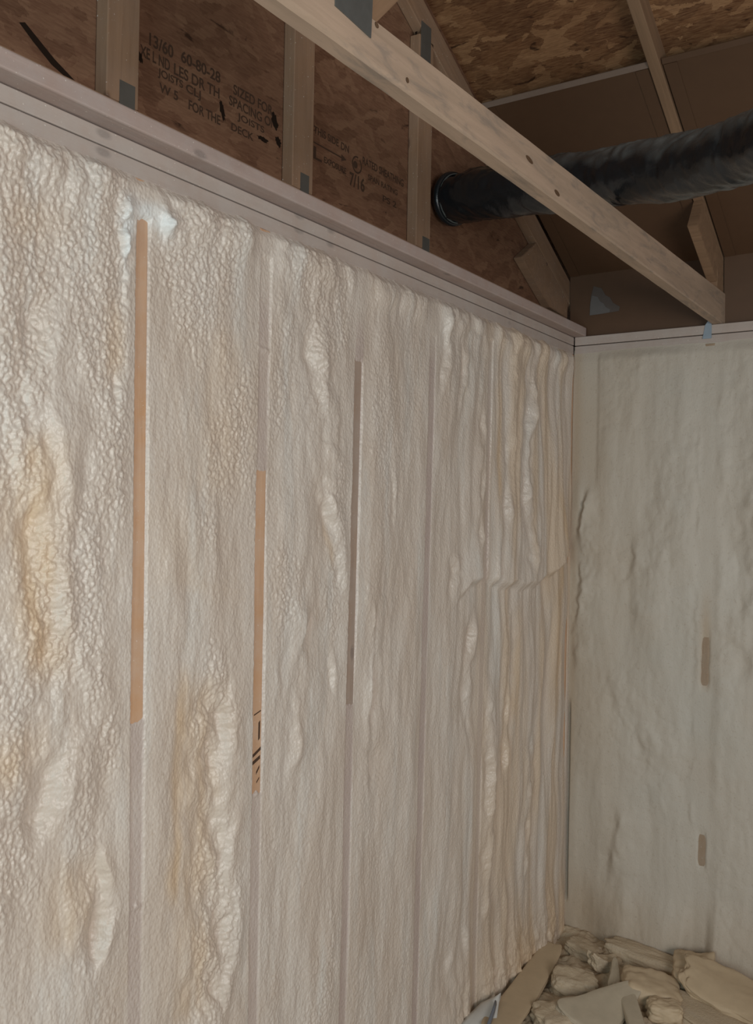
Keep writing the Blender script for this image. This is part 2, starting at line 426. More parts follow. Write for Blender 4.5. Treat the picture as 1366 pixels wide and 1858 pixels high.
lumber('top_plate', 'lower dusted top plate of the long left wall, foam creeping over its edge', 'plate', G1, (-.0448, -1.6, ZP - T * 1.5 - .0006), (-.0448, YB - .002, ZP - T * 1.5 - .0006), .0884, T - .0018, (1, 0, 0), M['plate'])
lumber('top_plate', 'upper pale top plate of the short back wall under the truss end', 'plate', G1, (.002, YB + .0445, ZP - T / 2), (3.2, YB + .0445, ZP - T / 2), .089, T - .001, (0, 1, 0), M['plate'])
lumber('top_plate', 'lower pale top plate of the short back wall above the foam', 'plate', G1, (.002, YB + .0465, ZP - T * 1.5 - .001), (3.2, YB + .0465, ZP - T * 1.5 - .001), .087, T - .003, (0, 1, 0), M['plate'])
lumber('bottom_plate', 'bottom plate of the long left wall behind the foam', 'plate', None, (-.0445, -1.6, ZF + T / 2), (-.0445, YB, ZF + T / 2), .089, T, (1, 0, 0), M['plate'])
lumber('ceiling_backer_board', 'flat pinkish board projecting along the top of the long left wall', 'board', None, (.0065, -1.6, ZP + T / 2), (.0065, YB + .010, ZP + T / 2), .089, T, (1, 0, 0), M['backer'], bev=.004)
s = thing('wall_stud', (.575, YB + .044, ZF), 'mostly buried stud of the back wall below the truss end', 'stud')
board('stud_body', (.575, YB + .0445, ZF + T), (.575, YB + .0445, zt), .089, T, (0, 1, 0), M['stud_tan'], s)

# ------------------------------------------------------------------ gable truss
gt = thing('gable_truss', (-.058, .9, ZP), 'gable end truss with upright studs against the strand board', 'truss')
GX = -.0580; GW = .0375
board('bottom_chord', (GX, -1.6, ZP + .0445), (GX, 2.475, ZP + .0445), .089, GW, (0, 0, 1), M['gable_wood'], gt)
for k, (y0, y1, mat) in enumerate(((-.080, .009, 'gable_wood'), (.551, .640, 'gable_wood'), (1.194, 1.281, 'gable_wood'))):
    yc = (y0 + y1) / 2
    st = board('gable_stud', (GX, yc, ZP + .0895), (GX, yc, KR - .105 - .5 * yc), .089, GW, (0, 1, 0), M[mat], gt)
    pz = ZP + .100
    pl = ((-.045, -.002, 2.40, 2.478), (.585, .622, 2.40, 2.476), (1.232, 1.276, 2.40, 2.470))[k]
    prism('truss_plate', [(GX + GW / 2 + .0002, pl[0], pl[2]), (GX + GW / 2 + .0002, pl[1], pl[2]), (GX + GW / 2 + .0002, pl[1], pl[3]), (GX + GW / 2 + .0002, pl[0], pl[3])], (.0012, 0, 0), M['galv_dull'], st)
    if k == 2:
        prism('truss_plate', [(GX + GW / 2 + .0002, y, z) for y, z in ((1.200, 3.02), (1.262, 3.02), (1.262, 3.165), (1.200, 3.165))], (.0012, 0, 0), M['galv_dull'], st)
        for za, zb in ((2.765, 2.872), (2.99, 3.13)):
            prism('dark_split', [(GX + .002, y0 - .0002, za), (GX + .0075, y0 - .0002, za + .01), (GX + .0085, y0 - .0002, zb), (GX - .001, y0 - .0002, zb)], (0, -.0004, 0), M['knot'], st)
kz = KR - .050
board('top_chord', (GX, -.6, kz + .3), (GX, 2.56, kz - 1.28), .089, GW, (0, .5, 1), M['gable_wood'], gt)
X0 = GX - GW / 2
prism('heel_wedge', [(X0, 1.995, 2.585), (X0, 2.135, KR - .1005 - 1.0675), (X0, 2.475, KR - .1005 - 1.2375), (X0, 2.475, ZP + .0895), (X0, 2.285, ZP + .0895 + .011)], (GW, 0, 0), M['gable_wood'], gt, bev=.002)

# ------------------------------------------------------------------ common truss
tr = thing('roof_truss', (.6, YB + .045, ZP), 'roof truss crossing overhead, its pale bottom chord running to the back wall', 'truss')
def loft_chord(name, y0, y1, c0, c1, mat, parent):
    # c = (xl, xr, zb, zt) at each end; local X along the board
    L = y1 - y0; mw = frame((.6, (y0 + y1) / 2, ZP), (0, 1, 0), (-1, 0, 0))
    bm = bmesh.new(); N = 60; rings = []
    for i in range(N + 1):
        q = i / N; xl, xr, zb, zt_ = [a + (b - a) * q for a, b in zip(c0, c1)]; y = y0 + L * q
        wane = .010 * max(0, 1 - q * 2.2)
        j = [.0012 * mn.noise(Vector((y * 9, 3.1 * k, 0))) for k in range(8)]
        ring = [(xl + .002, zb + j[0]), (xr - .004 - wane * 1.2, zb + j[1]), (xr + j[2], zb + .004 + wane), (xr, zt_ - .003 + j[3]), (xr - .003, zt_), (xl + .003, zt_), (xl, zt_ - .003), (xl + j[4], zb + .003)]
        rings.append([bm.verts.new(mw.inverted() @ Vector((x, y, z))) for x, z in ring])
    for a, b in zip(rings, rings[1:]):
        for k in range(8): bm.faces.new((a[k], a[(k + 1) % 8], b[(k + 1) % 8], b[k]))
    bm.faces.new(rings[0]); bm.faces.new(rings[-1][::-1])
    return mesh_obj(name, bm, mat, parent, mw)
XR = .622
loft_chord('bottom_chord', -1.2, 2.52, (.580, XR, 2.343, 2.408), (.580, XR, 2.3415, 2.468), M['truss_wood'], tr)
ry = lambda y, K: KR + K - .5 * y
board('top_chord', (.594, -.9, KR + .050 + .45), (.594, 2.72, KR + .050 - 1.36), .089, T, (0, .5, 1), M['rafter_wood'], tr)
prism('heel_wedge', [(.575, 2.10, ry(2.10, -.155)), (.575, 2.18, ry(2.18, -.001)), (.575, 2.52, ry(2.52, -.001)), (.575, 2.52, 2.469), (.575, 2.46, 2.466)], (T, 0, 0), M['rafter_wood'], tr, bev=.002)
prism('heel_block', [(.574, 2.40, 2.467), (.574, 2.40, ry(2.40, -.10)), (.574, 2.535, ry(2.535, -.10)), (.574, 2.535, 2.3425), (.574, 2.521, 2.3425), (.574, 2.521, 2.469)], (.040, 0, 0), M['rafter_wood'], tr)
wd = Vector((0, .70, .714)).normalized()
we = Vector((0, -.036, 2.4235)); wn = Vector((0, -.714, .70))
wc = we + wn * .0445 + Vector((.601, 0, 0))
board('web', wc - wd * .03, wc + wd * 1.05, .089, T, (0, -.714, .70), M['rafter_wood'], tr)
w2 = board('web', (.601, -.118, 2.412), (.601, -.118, 3.6), .089, T, (0, 1, 0), M['rafter_wood'], tr)
prism('truss_plate', [(XR + .001, -.165, 2.394), (XR + .001, -.058, 2.386), (XR + .001, -.052, 2.52), (XR + .001, -.160, 2.52)], (.0014, 0, 0), M['galv'], tr)
for (y, z, a, b) in ((.612, 2.391, .020, .006), (.779, 2.362, .016, .006), (-.039, 2.418, .006, .005), (.067, 2.362, .005, .005)):
    prism('dark_knot', [(XR + .0008, y + a * math.cos(t), z + b * math.sin(t) - .12 * a * math.cos(t)) for t in [i * math.pi / 6 for i in range(12)]], (.0004, 0, 0), M['brown_mark'], tr)
hb = bmesh.new()
ht = prism('hurricane_tie', [(.545, YB - .0012, 2.285), (.580, YB - .0012, 2.285), (.580, YB - .0012, 2.352), (.572, YB - .0012, 2.365), (.555, YB - .0012, 2.340)], (0, -.0016, 0), M['tie'])
tag(ht, 'small blue-grey metal tie at the foot of the roof truss', 'metal tie')
hb.free()

# ------------------------------------------------------------------ vent baffles
def baffle(x0, x1, label, patch=False):
    t = thing('vent_baffle', ((x0 + x1) / 2, YB + .04, ZP), label, 'baffle', 'brown cardboard vent baffles between the trusses')
    K = KR + .012; yt, yb = 1.635, 2.487; zb = K - .5 * yb
    n = Vector((0, .5, 1)).normalized() * .004
    w = x1 - x0
    def quad(name, pts, mat, ext): return prism(name, pts, ext, mat, t)
    quad('sloped_panel', [(x0, yt, K - .5 * yt), (x1, yt, K - .5 * yt), (x1, yb, zb), (x0, yb, zb)], M['cardboard'], n)
    quad('upright_panel', [(x0, yb, zb), (x1, yb, zb), (x1, yb + .012, ZP + .001), (x0, yb + .012, ZP + .001)], M['cardboard'], (0, .004, 0))
    for xa, xb in ((x0 + .002, x0 + .045), (x1 - .045, x1 - .002)):     # folded side flanges, a second layer of card
        quad('side_flange', [(xa, yt + .004, K - .5 * yt - .003), (xb, yt + .004, K - .5 * yt - .003), (xb, yb - .004, zb - .001), (xa, yb - .004, zb - .001)], M['cardboard'], -n * .4)
    e = quad('cut_edge' if patch else 'top_edge', [(x0, yt - .001, K - .5 * yt - .004), (x1, yt - .001, K - .5 * yt - .004), (x1, yt - .014, K - .5 * yt + .010), (x0, yt - .014, K - .5 * yt + .010)], M['cardboard_edge' if patch else 'cardboard'], n * .8)
    if patch:
        pts = [(.056, 2.436), (.10, 2.437), (.160, 2.441), (.163, 2.455), (.140, 2.470), (.128, 2.490), (.112, 2.500), (.098, 2.525), (.070, 2.535), (.060, 2.50)]  # pale patch on the upright panel, paler inside than at its rim
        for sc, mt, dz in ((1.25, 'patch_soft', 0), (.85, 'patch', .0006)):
            quad('whitish_patch', [(.056 + (x - .056) * sc, yb + .0103 - (z - ZP) * .0465 - dz, 2.436 + (z - 2.436) * sc) for x, z in pts], M[mt], (0, -.0006, 0))
    return t
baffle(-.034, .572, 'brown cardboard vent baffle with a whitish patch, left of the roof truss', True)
baffle(.618, 1.20, 'brown cardboard vent baffle at the right edge, beyond the roof truss')

# ------------------------------------------------------------------ duct
def catmull(P, n):
    P = [P[0] * 2 - P[1]] + P + [P[-1] * 2 - P[-2]]; out = []
    for i in range(1, len(P) - 2):
        for k in range(n):
            q = k / n; a, b, c, d = P[i - 1:i + 3]
            out.append(.5 * ((2 * b) + (c - a) * q + (2 * a - 5 * b + 4 * c - d) * q * q + (3 * b - a - 3 * c + d) * q ** 3))
    out.append(P[-2]); return out
dt = thing('flexible_duct', (.6, 1.25, 2.46), 'black wrinkled flexible air duct hung across the trusses', 'duct')
cl = catmull([Vector(p) for p in ((-.030, 1.412, 2.641), (.17, 1.345, 2.612), (.38, 1.304, 2.585), (.575, 1.253, 2.556), (.731, 1.176, 2.523), (.856, 1.104, 2.490), (.976, 1.015, 2.466), (1.046, .966, 2.456), (1.172, .834, 2.43), (1.40, .60, 2.45), (1.75, .30, 2.55))], 26)
bm = bmesh.new(); NS = 64; rings = []; s_ = 0
for i, c in enumerate(cl):
    tg = (cl[min(i + 1, len(cl) - 1)] - cl[max(i - 1, 0)]).normalized()
    if i: s_ += (c - cl[i - 1]).length
    sd = tg.cross(Vector((0, 0, 1))).normalized(); up = sd.cross(tg); ring = []
    for k in range(NS):
        a = 2 * math.pi * k / NS
        ph = s_ / .052 + a / (2 * math.pi)
        sp = abs((ph % 1) - .5) * 2                       # spiral wire every 52 mm
        top = max(0, math.sin(a))
        rr = .0845 + .0012 * (sp ** 3) + .006 * mn.noise(Vector((s_ * 9, math.cos(a) * 1.5, math.sin(a) * 1.5))) + .0045 * mn.noise(Vector((s_ * 34 + 3 * a, math.cos(a) * 2.2, math.sin(a) * 2.2 + 7)))
        cz_ = 1 - abs(mn.noise(Vector((s_ * 13 + .9 * math.cos(a), math.sin(a) * .7, 3.3)))) * 7
        rr -= .0065 * max(0, cz_) * (.3 + .7 * top)
        if i < 14: rr = rr * (.93 + .07 * i / 14)
        ring.append(bm.verts.new(c + (sd * math.cos(a) + up * math.sin(a)) * rr))
    rings.append(ring)
for a, b in zip(rings, rings[1:]):
    for k in range(NS): bm.faces.new((a[k], a[(k + 1) % NS], b[(k + 1) % NS], b[k]))
bm.faces.new(rings[0]); bm.faces.new(rings[-1])
sl = mesh_obj('duct_sleeve', bm, M['duct'], dt, smooth=True)
da = sl.data.attributes.new('dust', 'FLOAT', 'POINT')
for i, v in enumerate(sl.data.vertices):
    a = 2 * math.pi * (i % NS) / NS; w_ = math.sin(a + .2 * mn.noise(v.co * 9)) + .22 * mn.noise(v.co * 26)
    da.data[i].value = max(0, min(1, (w_ - .15) / .7)) * min(1, max(0, (i // NS - 30) / 50))
def torus(name, c, ax, R_, r_, mat, parent):
    bm = bmesh.new(); ax = Vector(ax).normalized(); sd = ax.cross(Vector((0, 0, 1))).normalized(); up = sd.cross(ax); rg = []
    for i in range(48):
        a = 2 * math.pi * i / 48; d = sd * math.cos(a) + up * math.sin(a)
        rg.append([bm.verts.new(Vector(c) + d * (R_ + r_ * math.cos(b)) + ax * r_ * 1.6 * math.sin(b)) for b in [2 * math.pi * j / 10 for j in range(10)]])
    for i in range(48):
        for j in range(10): bm.faces.new((rg[i][j], rg[(i + 1) % 48][j], rg[(i + 1) % 48][(j + 1) % 10], rg[i][(j + 1) % 10]))
    return mesh_obj(name, bm, mat, parent, smooth=True)
torus('end_collar', (-.010, 1.405, 2.638), (.95, -.25, -.12), .0805, .0024, M['collar'], dt)
torus('end_strap', (-.028, 1.411, 2.641), (.95, -.25, -.12), .083, .008, M['duct'], dt)

# ------------------------------------------------------------------ spray foam on the long wall
STROKES = [([(-0.236,1.975),(-0.265,1.872),(-0.278,1.764),(-0.248,1.682),(-0.23,1.575),(-0.235,1.412),(-0.214,1.324),(-0.178,1.222),(-0.156,1.141),(-0.184,1.068),(-0.205,0.985),(-0.217,0.922),(-0.213,0.867)],0.026,0.016,0.022,0.07,0.1),([(-0.034,2.241),(-0.049,2.072),(-0.058,1.93),(-0.066,1.835),(-0.081,1.718)],0.012,0.01,0.012,0.05,0.03),([(-0.095,0.856),(-0.076,0.781),(-0.07,0.71),(-0.08,0.656),(-0.097,0.57)],0.022,0.012,0.012,0.09,0.05),([(0.289,1.156),(0.286,0.989),(0.284,0.857),(0.293,0.721),(0.309,0.596),(0.295,0.454),(0.286,0.314)],0.028,0.012,0.016,0.12,0.05),([(0.376,0.437),(0.384,0.351),(0.37,0.277)],0.01,0.008,0.01,0.03,0.04),([(0.439,2.264),(0.417,2.125),(0.411,2.012),(0.41,1.928)],0.01,0.012,0.012,0.03,0.06),([(0.569,2.216),(0.598,2.044),(0.626,1.869),(0.65,1.751),(0.662,1.6),(0.701,1.509),(0.736,1.4),(0.774,1.305),(0.769,1.211)],0.02,0.016,0.025,0.05,0.1),([(0.95,1.409),(0.938,1.344),(0.92,1.246),(0.913,1.116),(0.907,0.953),(0.905,0.725)],-0.01,-0.014,0.008,0.02,0.05),([(0.999,1.794),(1.016,1.644),(1.013,1.475)],0.004,0.006,0.006,0.02,0.02),([(1.617,2.202),(1.639,2.066),(1.611,1.904),(1.602,1.706),(1.591,1.547),(1.571,1.41)],0.016,0.024,0.012,0.04,0.035),([(1.999,2.159),(2.015,2.03),(1.971,1.853),(1.96,1.637),(2.003,1.464),(2.034,1.333)],0.018,0.03,0.02,0.06,0.05),([(1.393,1.433),(1.427,1.357),(1.399,1.265)],0.012,0.014,0.014,0.04,0.05),([(1.656,0.988),(1.672,0.826),(1.697,0.62),(1.686,0.462),(1.676,0.284),(1.667,0.067)],0.02,0.022,0.014,0.05,0.05),([(1.431,0.112),(1.416,0.004),(1.452,-0.123)],0.016,0.014,0.016,0.05,0.06),([(1.51,0.122),(1.555,-0.011)],0.01,0.012,0.01,0.03,0.04),([(0.767,0.444),(0.76,0.322),(0.754,0.2)],0.006,0.008,0.01,0.03,0.04),([(1.164,0.488),(1.151,0.387),(1.149,0.248)],0.006,0.008,0.01,0.03,0.04),([(0.554,1.099),(0.546,0.969),(0.531,0.841)],0.008,0.012,0.014,0.04,0.05),([(0.473,1.11),(0.51,1.004),(0.542,0.941)],0.006,0.008,0.01,0.03,0.04),([(-0.335,1.757),(-0.316,1.676),(-0.307,1.572)],0.012,0.01,0.012,0.04,0.05),([(-0.091,1.107),(-0.1,1.052)],0.006,0.008,0.008,0.03,0.03),([(1.569,1.234),(1.542,1.08),(1.519,0.928),(1.553,0.787)],0.014,0.016,0.012,0.05,0.05),([(1.886,1.254),(1.856,1.047),(1.837,0.798),(1.829,0.55)],0.012,0.014,0.012,0.05,0.05),([(2.061,0.717),(2.079,0.538),(2.052,0.325),(2.035,0.112)],0.012,0.014,0.012,0.05,0.05),([(1.295,2.239),(1.322,2.097),(1.292,1.91)],0.01,0.012,0.012,0.03,0.05),([(0.712,1.17),(0.726,1.045)],0.006,0.008,0.01,0.03,0.04),([(1.43,2.19),(1.456,2.042),(1.422,1.886)],0.01,0.014,0.012,0.03,0.05),([(1.823,2.175),(1.818,1.966),(1.809,1.715),(1.789,1.508)],0.012,0.014,0.012,0.04,0.05),([(0.605,1.36),(0.581,1.214),(0.565,1.098)],-0.01,-0.01,0.012,0.04,0.05),([(0.489,1.337),(0.482,1.195),(0.476,1.024)],-0.006,-0.008,0.012,0.03,0.05)]
WARM_VALLEYS = [([(-0.261,1.681),(-0.269,1.52),(-0.265,1.36),(-0.237,1.229)],0.0423,1.0),([(-0.296,1.111),(-0.306,1.029)],0.0481,0.8),([(0.137,1.169),(0.134,0.955),(0.126,0.832),(0.12,0.659)],0.0192,1.0),([(0.191,1.149),(0.202,0.876),(0.196,0.633),(0.177,0.362)],0.0654,0.6),([(-0.141,0.835),(-0.159,0.74),(-0.164,0.664)],0.0615,0.55),([(-0.084,1.972),(-0.088,1.832)],0.0192,0.7),([(-0.284,2.124),(-0.295,2.078)],0.0577,0.5),([(0.675,1.509),(0.704,1.417)],0.0115,0.8),([(2.298,1.646),(2.357,1.414),(2.319,1.182),(2.311,0.72)],0.0269,0.7),([(0.075,1.583),(0.131,1.396),(0.26,1.351)],0.0769,0.25),([(1.937,1.209),(1.906,0.787)],0.0308,0.5),([(1.735,2.039),(1.729,1.63)],0.0154,0.6),([(-0.32,1.624),(-0.323,1.468)],0.0481,0.5),([(0.242,1.982),(0.216,1.587)],0.0962,0.3)]
BARE = [[(1.09, 2.185, 1.0), (.69, 1.09, .25), (-.3, .69, .8)], [(.84, 1.66, 1.0), (-.3, .84, .3), (1.66, 1.96, .3), (1.96, 2.20, .8)], [(1.0, 2.0, 1.0), (-.3, 1.0, .3)], [(-.3, 2.15, .3)], [(-.3, 2.20, .2)]]
y0, y1, z0, z1 = -.50, YB - .001, ZF, 2.300
ny, nz = 1120, 980
U, Z = np.meshgrid(np.linspace(y0, y1, ny), np.linspace(z0, z1, nz))
uk = np.array([-.6] + [b for a, b in STRIPS] + [YB]); lk = [-.013] + [a for a, b in STRIPS] + [.0]
Y = U + np.interp(U, uk, lk) * Z
lump = sstep(1.5, .1, U) * .75 + .2
band = sstep(.02, .50, perlin(U * 6, Z * 2.6, 31) + .35 * perlin(U * 19, Z * 9, 33) + .28 * sstep(1.2, 2.2, Z) + .25 * sstep(.25, -.4, U))
H = .006 + .013 * fbm(U * 5.0, Z * 1.5, 3, 2)
drip = sstep(1.15, 1.75, U)
H += drip * (.019 * fbm(U * 13 + .8 * perlin(U * 3, Z * 3, 9), Z * 1.2, 2, 4) + .0016 * fbm(U * 45, Z * 3.4, 2, 14))
H += (.35 + .65 * (1 - drip)) * .0042 * fbm(U * 20, Z * 6, 3, 6)
wx = U + .004 * perlin(U * 40, Z * 40, 8); wz = Z + .004 * perlin(U * 40, Z * 40, 18)
bl = blobs(wx * 100, wz * 80, 1) ; bl2 = blobs(wx * 150, wz * 125, 2); bl3 = blobs(wx * 48, wz * 38, 3)
pop = .0014 * bl3 * bl + .0030 * bl ** 1.5 + .0017 * bl2
H += pop * band * lump * 1.2 + pop * .20 * (1 - band) * (1 - .6 * sstep(.8, 1.8, U))
H += .0007 * fbm(U * 110, Z * 75, 2, 22)
for (poly, a, b, w, L, R) in STROKES: stroke(H, Y, Z, poly, a * 1.05, b * .95, w * (1.3 if poly[0][0] < .9 else 1.7), L, R)
# thick upper lift of foam ending in a rounded ledge near the corner
lz = np.interp(Y, [1.388, 1.525, 1.629, 1.75, 1.884, 2.063, 2.254, 2.399], [1.23, 1.315, 1.345, 1.30, 1.290, 1.283, 1.343, 1.413]) + .018 * perlin(Y * 11, Z * 4, 12)
led = sstep(lz - .022, lz + .022, Z) * sstep(1.36, 1.55, Y)
H += .022 * led * np.exp(-np.clip(Z - lz, 0, 9) / .35) * (1 + .7 * perlin(Y * 13, Z * 1.2, 3)) - .010 * (1 - led) * sstep(1.36, 1.55, Y) * np.exp(-np.clip(lz - Z, 0, 9) / .12)
H += .022 * sstep(.05, -.24, Z + .08 * perlin(U * 5, Z * 2, 71)) * sstep(1.25, 1.6, U) * (1 + .6 * fbm(U * 24, Z * 16, 3, 72))
# rounded bumps along the top edge of the foam
tope = 2.273 + .013 * perlin(U * 14, U * 0, 3) + .006 * perlin(U * 50, U * 0, 4)
tope = np.maximum(tope, 2.270)
H += .012 * np.exp(-((Z - tope + .055) / .045) ** 2) * (.35 + 1.2 * blobs(U * 14, Z * 9, 6))
# white blob around the head of the first stud
lobe = lambda y, z, a, b: np.exp(-((U - .0177 - y + .010 * perlin(U * 30, Z * 30, 91)) / a) ** 2 - ((Z - z + .012 * perlin(U * 26, Z * 26, 92)) / b) ** 2)
ringm = np.clip(lobe(-.048, 2.165, .022, .040) + lobe(.052, 2.180, .024, .030) + lobe(-.052, 2.11, .012, .05) + .6 * lobe(0, 2.20, .04, .022), 0, 1)
H += .020 * ringm * (.5 + .9 * blobs(U * 34, Z * 27, 4))
# tamed beside the studs, then trimmed flush over them
for k, (a, b) in enumerate(STRIPS):
    s = U - b
    near = sstep(.075, .020, np.abs(s))
    H = H * (1 - .80 * near) + .80 * near * (.0014 + .35 * np.clip(H, -.002, .010))
    for (za, zb, amt) in BARE[k]:
        e = sstep(za - .004, za + .012, Z + .012 * perlin(U * 90, Z * 5, k)) * sstep(zb + .004, zb - .012, Z + .006 * perlin(U * 120, Z * 3, k + 9))
        core = sstep(.0205, .0165, np.abs(s) + .0022 * perlin(U * 60, Z * 38, 70 + k)) * e
        if amt >= .9: H = H * (1 - core) + core * (-.0022)
        else: H = H * (1 - core) + core * (.0006 + .0012 * bl2 * amt)
# corner: foam stops short, leaving the brown corner stud in a crack above, a slit below
cr = sstep(2.425, 2.445, U)
H = H * (1 - sstep(2.30, 2.42, U) * .5)
H = H * (1 - cr) - .012 * cr * sstep(1.38, 1.5, Z) + (.004) * cr * sstep(1.5, 1.38, Z)
H *= 1
# ragged top edge thinning out over the plate
tk = sstep(tope + .006, tope - .030, Z)
H = np.where(Z > tope + .008, -.008, H * tk - .006 * (1 - tk))
warm_tint = np.zeros_like(H)
film = np.zeros_like(H)
for k, (a, b) in enumerate(STRIPS):
    film = np.maximum(film, sstep(.0205, .0165, np.abs(U - b)) * sstep(2.15, 2.02, Z) * (.6, .6, .85, .9, .35)[k] * (1 + .5 * perlin(U * 30, Z * 7, 40 + k)))
for poly, hw, amt in WARM_VALLEYS:  # yellow warmth of light bouncing in the foam valleys, painted into the colour
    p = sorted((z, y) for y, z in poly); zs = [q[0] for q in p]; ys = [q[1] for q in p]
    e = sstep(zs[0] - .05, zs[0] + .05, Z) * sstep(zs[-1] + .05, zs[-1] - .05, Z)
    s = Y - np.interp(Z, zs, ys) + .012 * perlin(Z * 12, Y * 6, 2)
    warm_tint = np.maximum(warm_tint, amt * e * np.exp(-(s / (hw * 1.2)) ** 2) * (.75 + .5 * perlin(Y * 40, Z * 9, 7)))
warm_tint = np.clip(warm_tint * 1.2 + .6 * sstep(1.3, 1.9, U) * sstep(-.25, .35, fbm(U * 9, Z * 1.1, 2, 83)) + .5 * sstep(.15, -.2, Z) * sstep(1.2, 1.7, U), 0, 1)
P = np.stack([H, np.minimum(Y, YB + .004), Z], -1)
lf = grid_obj('spray_foam_insulation', P, M['foam'], warm_tint, film, np.clip(.85 * ringm + .5 * lobe(0, 2.185, .02, .02), 0, .8))
tag(lf, 'lumpy cream spray foam filling the long left wall between the studs', 'insulation', 'spray foam on the walls')

# ------------------------------------------------------------------ spray foam on the back wall
nx, nz = 420, 520
X, Z = np.meshgrid(np.linspace(.0, 1.9, nx), np.linspace(ZF, 2.300, nz))
H = .012 + .018 * fbm(X * 5, Z * 1.2, 2, 41) + .0045 * fbm(X * 14, Z * 4, 3, 44)
H += .0016 * blobs(X * 26 + perlin(X * 20, Z * 20, 3), Z * 22, 8) * (.4 + sstep(-.2, .3, perlin(X * 4, Z * 2, 51)))
for poly, a, b, w, L, R in (
    (((.541, 1.95), (.545, 1.4), (.535, .87), (.53, .3)), .004, .008, .008, .03, .03),
    (((.610, 2.1), (.612, 1.5), (.605, .9), (.60, .4)), -.003, .008, .010, .03, .06),
    (((.195, .95), (.20, .85), (.24, .75), (.30, .66), (.37, .56)), .006, .012, .02, .05, .08),
    (((.28, 1.5), (.27, 1.3), (.285, 1.1)), .008, .010, .018, .06, .06),
    (((.40, 1.9), (.38, 1.6), (.36, 1.3)), .006, .010, .03, .06, .09),
    (((.24, .35), (.20, .1), (.23, -.05)), .010, .014, .02, .05, .07),
    (((.085, 1.70), (.055, 1.62), (.045, 1.50), (.045, 1.25), (.03, 1.10), (.025, .9)), .010, .018, .010, .03, .07),
    (((.33, .75), (.36, .5), (.40, .3)), .006, .010, .03, .06, .08),
    (((.75, 1.9), (.72, 1.4), (.76, .9)), .012, .016, .04, .10, .10)):
    stroke(H, X, Z, poly, a, b, w, L, R)
fl = sstep(.125, .105, X) * sstep(1.66, 1.78, Z)                       # flat, dusted stud edge near the corner, upper part
H = H * (1 - fl) + .003 * fl
gs = sstep(.018, .010, X) * sstep(.80, .70, Z + .02 * perlin(Z * 14, X, 3)) * sstep(-.115, -.07, Z)   # dark slit low in the corner
H = H * (1 - gs) - .018 * gs
H = H * (.45 + .55 * sstep(.0, .06, X))
H += .055 * sstep(.08, -.22, Z + .05 * perlin(X * 6, Z * 2, 61)) * sstep(.08, .3, X)
sr = np.abs(X - (.575 + .002 * Z)); near = sstep(.07, .02, sr)
H = H * (1 - .7 * near) + .7 * near * .004
core = sstep(.022, .008, sr + .006 * perlin(X * 30, Z * 16, 77)) * (sstep(.86, .92, Z) * sstep(1.16, 1.02, Z) + sstep(.14, .20, Z) * sstep(.34, .27, Z))
H = H * (1 - core) - .004 * core
tope = 2.274 + .004 * perlin(X * 9, X * 0, 3)
tk = sstep(tope + .006, tope - .05, Z)
H = np.where(Z > tope + .008, -.006, H * tk - .004 * (1 - tk))
warm_tint = np.clip(.45 * sstep(.45, .05, X) * (.7 + .6 * perlin(X * 9, Z * 2, 21)) + .9 * np.exp(-((X - .02) / .02) ** 2) * sstep(.2, .5, Z) * .4 + .5 * sstep(.1, -.15, Z + .05 * perlin(X * 8, Z * 3, 2)) + .7 * np.exp(-(sr / .02) ** 2) * sstep(.86, .92, Z) * sstep(1.35, 1.1, Z), 0, 1)
P = np.stack([X, YB - H, Z], -1)
bf = grid_obj('spray_foam_insulation', P, M['foam_back'], warm_tint)
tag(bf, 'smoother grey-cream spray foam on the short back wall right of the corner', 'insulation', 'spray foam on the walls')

# ------------------------------------------------------------------ heap of trimmings in the corner
nx, ny = 230, 260
X, Yg = np.meshgrid(np.linspace(-.004, 1.35, nx), np.linspace(.95, YB + .004, ny))
H = -.240 + .030 * fbm(X * 5, Yg * 5, 4, 61) + .010 * blobs(X * 16, Yg * 16, 12) + .008 * fbm(X * 40, Yg * 40, 3, 13) + .02 * sstep(2.15, 2.46, Yg)
edge = sstep(.95, 1.25, Yg) * sstep(1.35, 1.05, X)
H = ZF + .001 + (H - ZF) * edge
hp = grid_obj('foam_crumbs', np.stack([X, Yg, H], -1), M['scrap'])
tag(hp, 'heap of tan foam crumbs on the floor in the corner', 'foam crumbs', kind='stuff')

def chunk(label, c, dim, rot, mat, seed, power=4.0, amp=.10, bend=0.0, group='foam trimmings on the heap', name='foam_scrap', n=22, cat='foam scrap', taper=0.0):
    bm = bmesh.new(); bmesh.ops.create_cube(bm, size=2)
    bmesh.ops.subdivide_edges(bm, edges=bm.edges[:], cuts=n, use_grid_fill=True)
    for v in bm.verts:
        p = v.co.copy(); q = (abs(p.x) ** power + abs(p.y) ** power + abs(p.z) ** power) ** (1 / power); p = p / q
        d = 1 + amp * mn.noise(p * 1.7 + Vector((seed, 0, 0))) + amp * .5 * mn.noise(p * 4 + Vector((0, seed, 0))) + amp * .12 * mn.noise(p * 14 + Vector((0, 0, seed)))
        p = p * d
        p.y *= 1 - taper * (p.x * .5 + .5)
        v.co = Vector((p.x * dim[0] / 2, p.y * dim[1] / 2, p.z * dim[2] / 2 + bend * (p.x * p.x - .4) * dim[0] + .25 * bend * math.sin(3 * p.y + seed) * dim[1]))
    from mathutils import Euler
    mw = Matrix.Translation(Vector(c)) @ Euler(rot).to_matrix().to_4x4()
    o = mesh_obj(name, bm, mat, None, mw, True)
    return tag(o, label, cat, group)
chunk('long tan foam strip lying in the gap along the left wall', (.100, 1.86, -.200), (.76, .125, .020), (.10, .02, 1.71), M['scrap_smooth'], 3, 6, .06, .02, taper=.28)
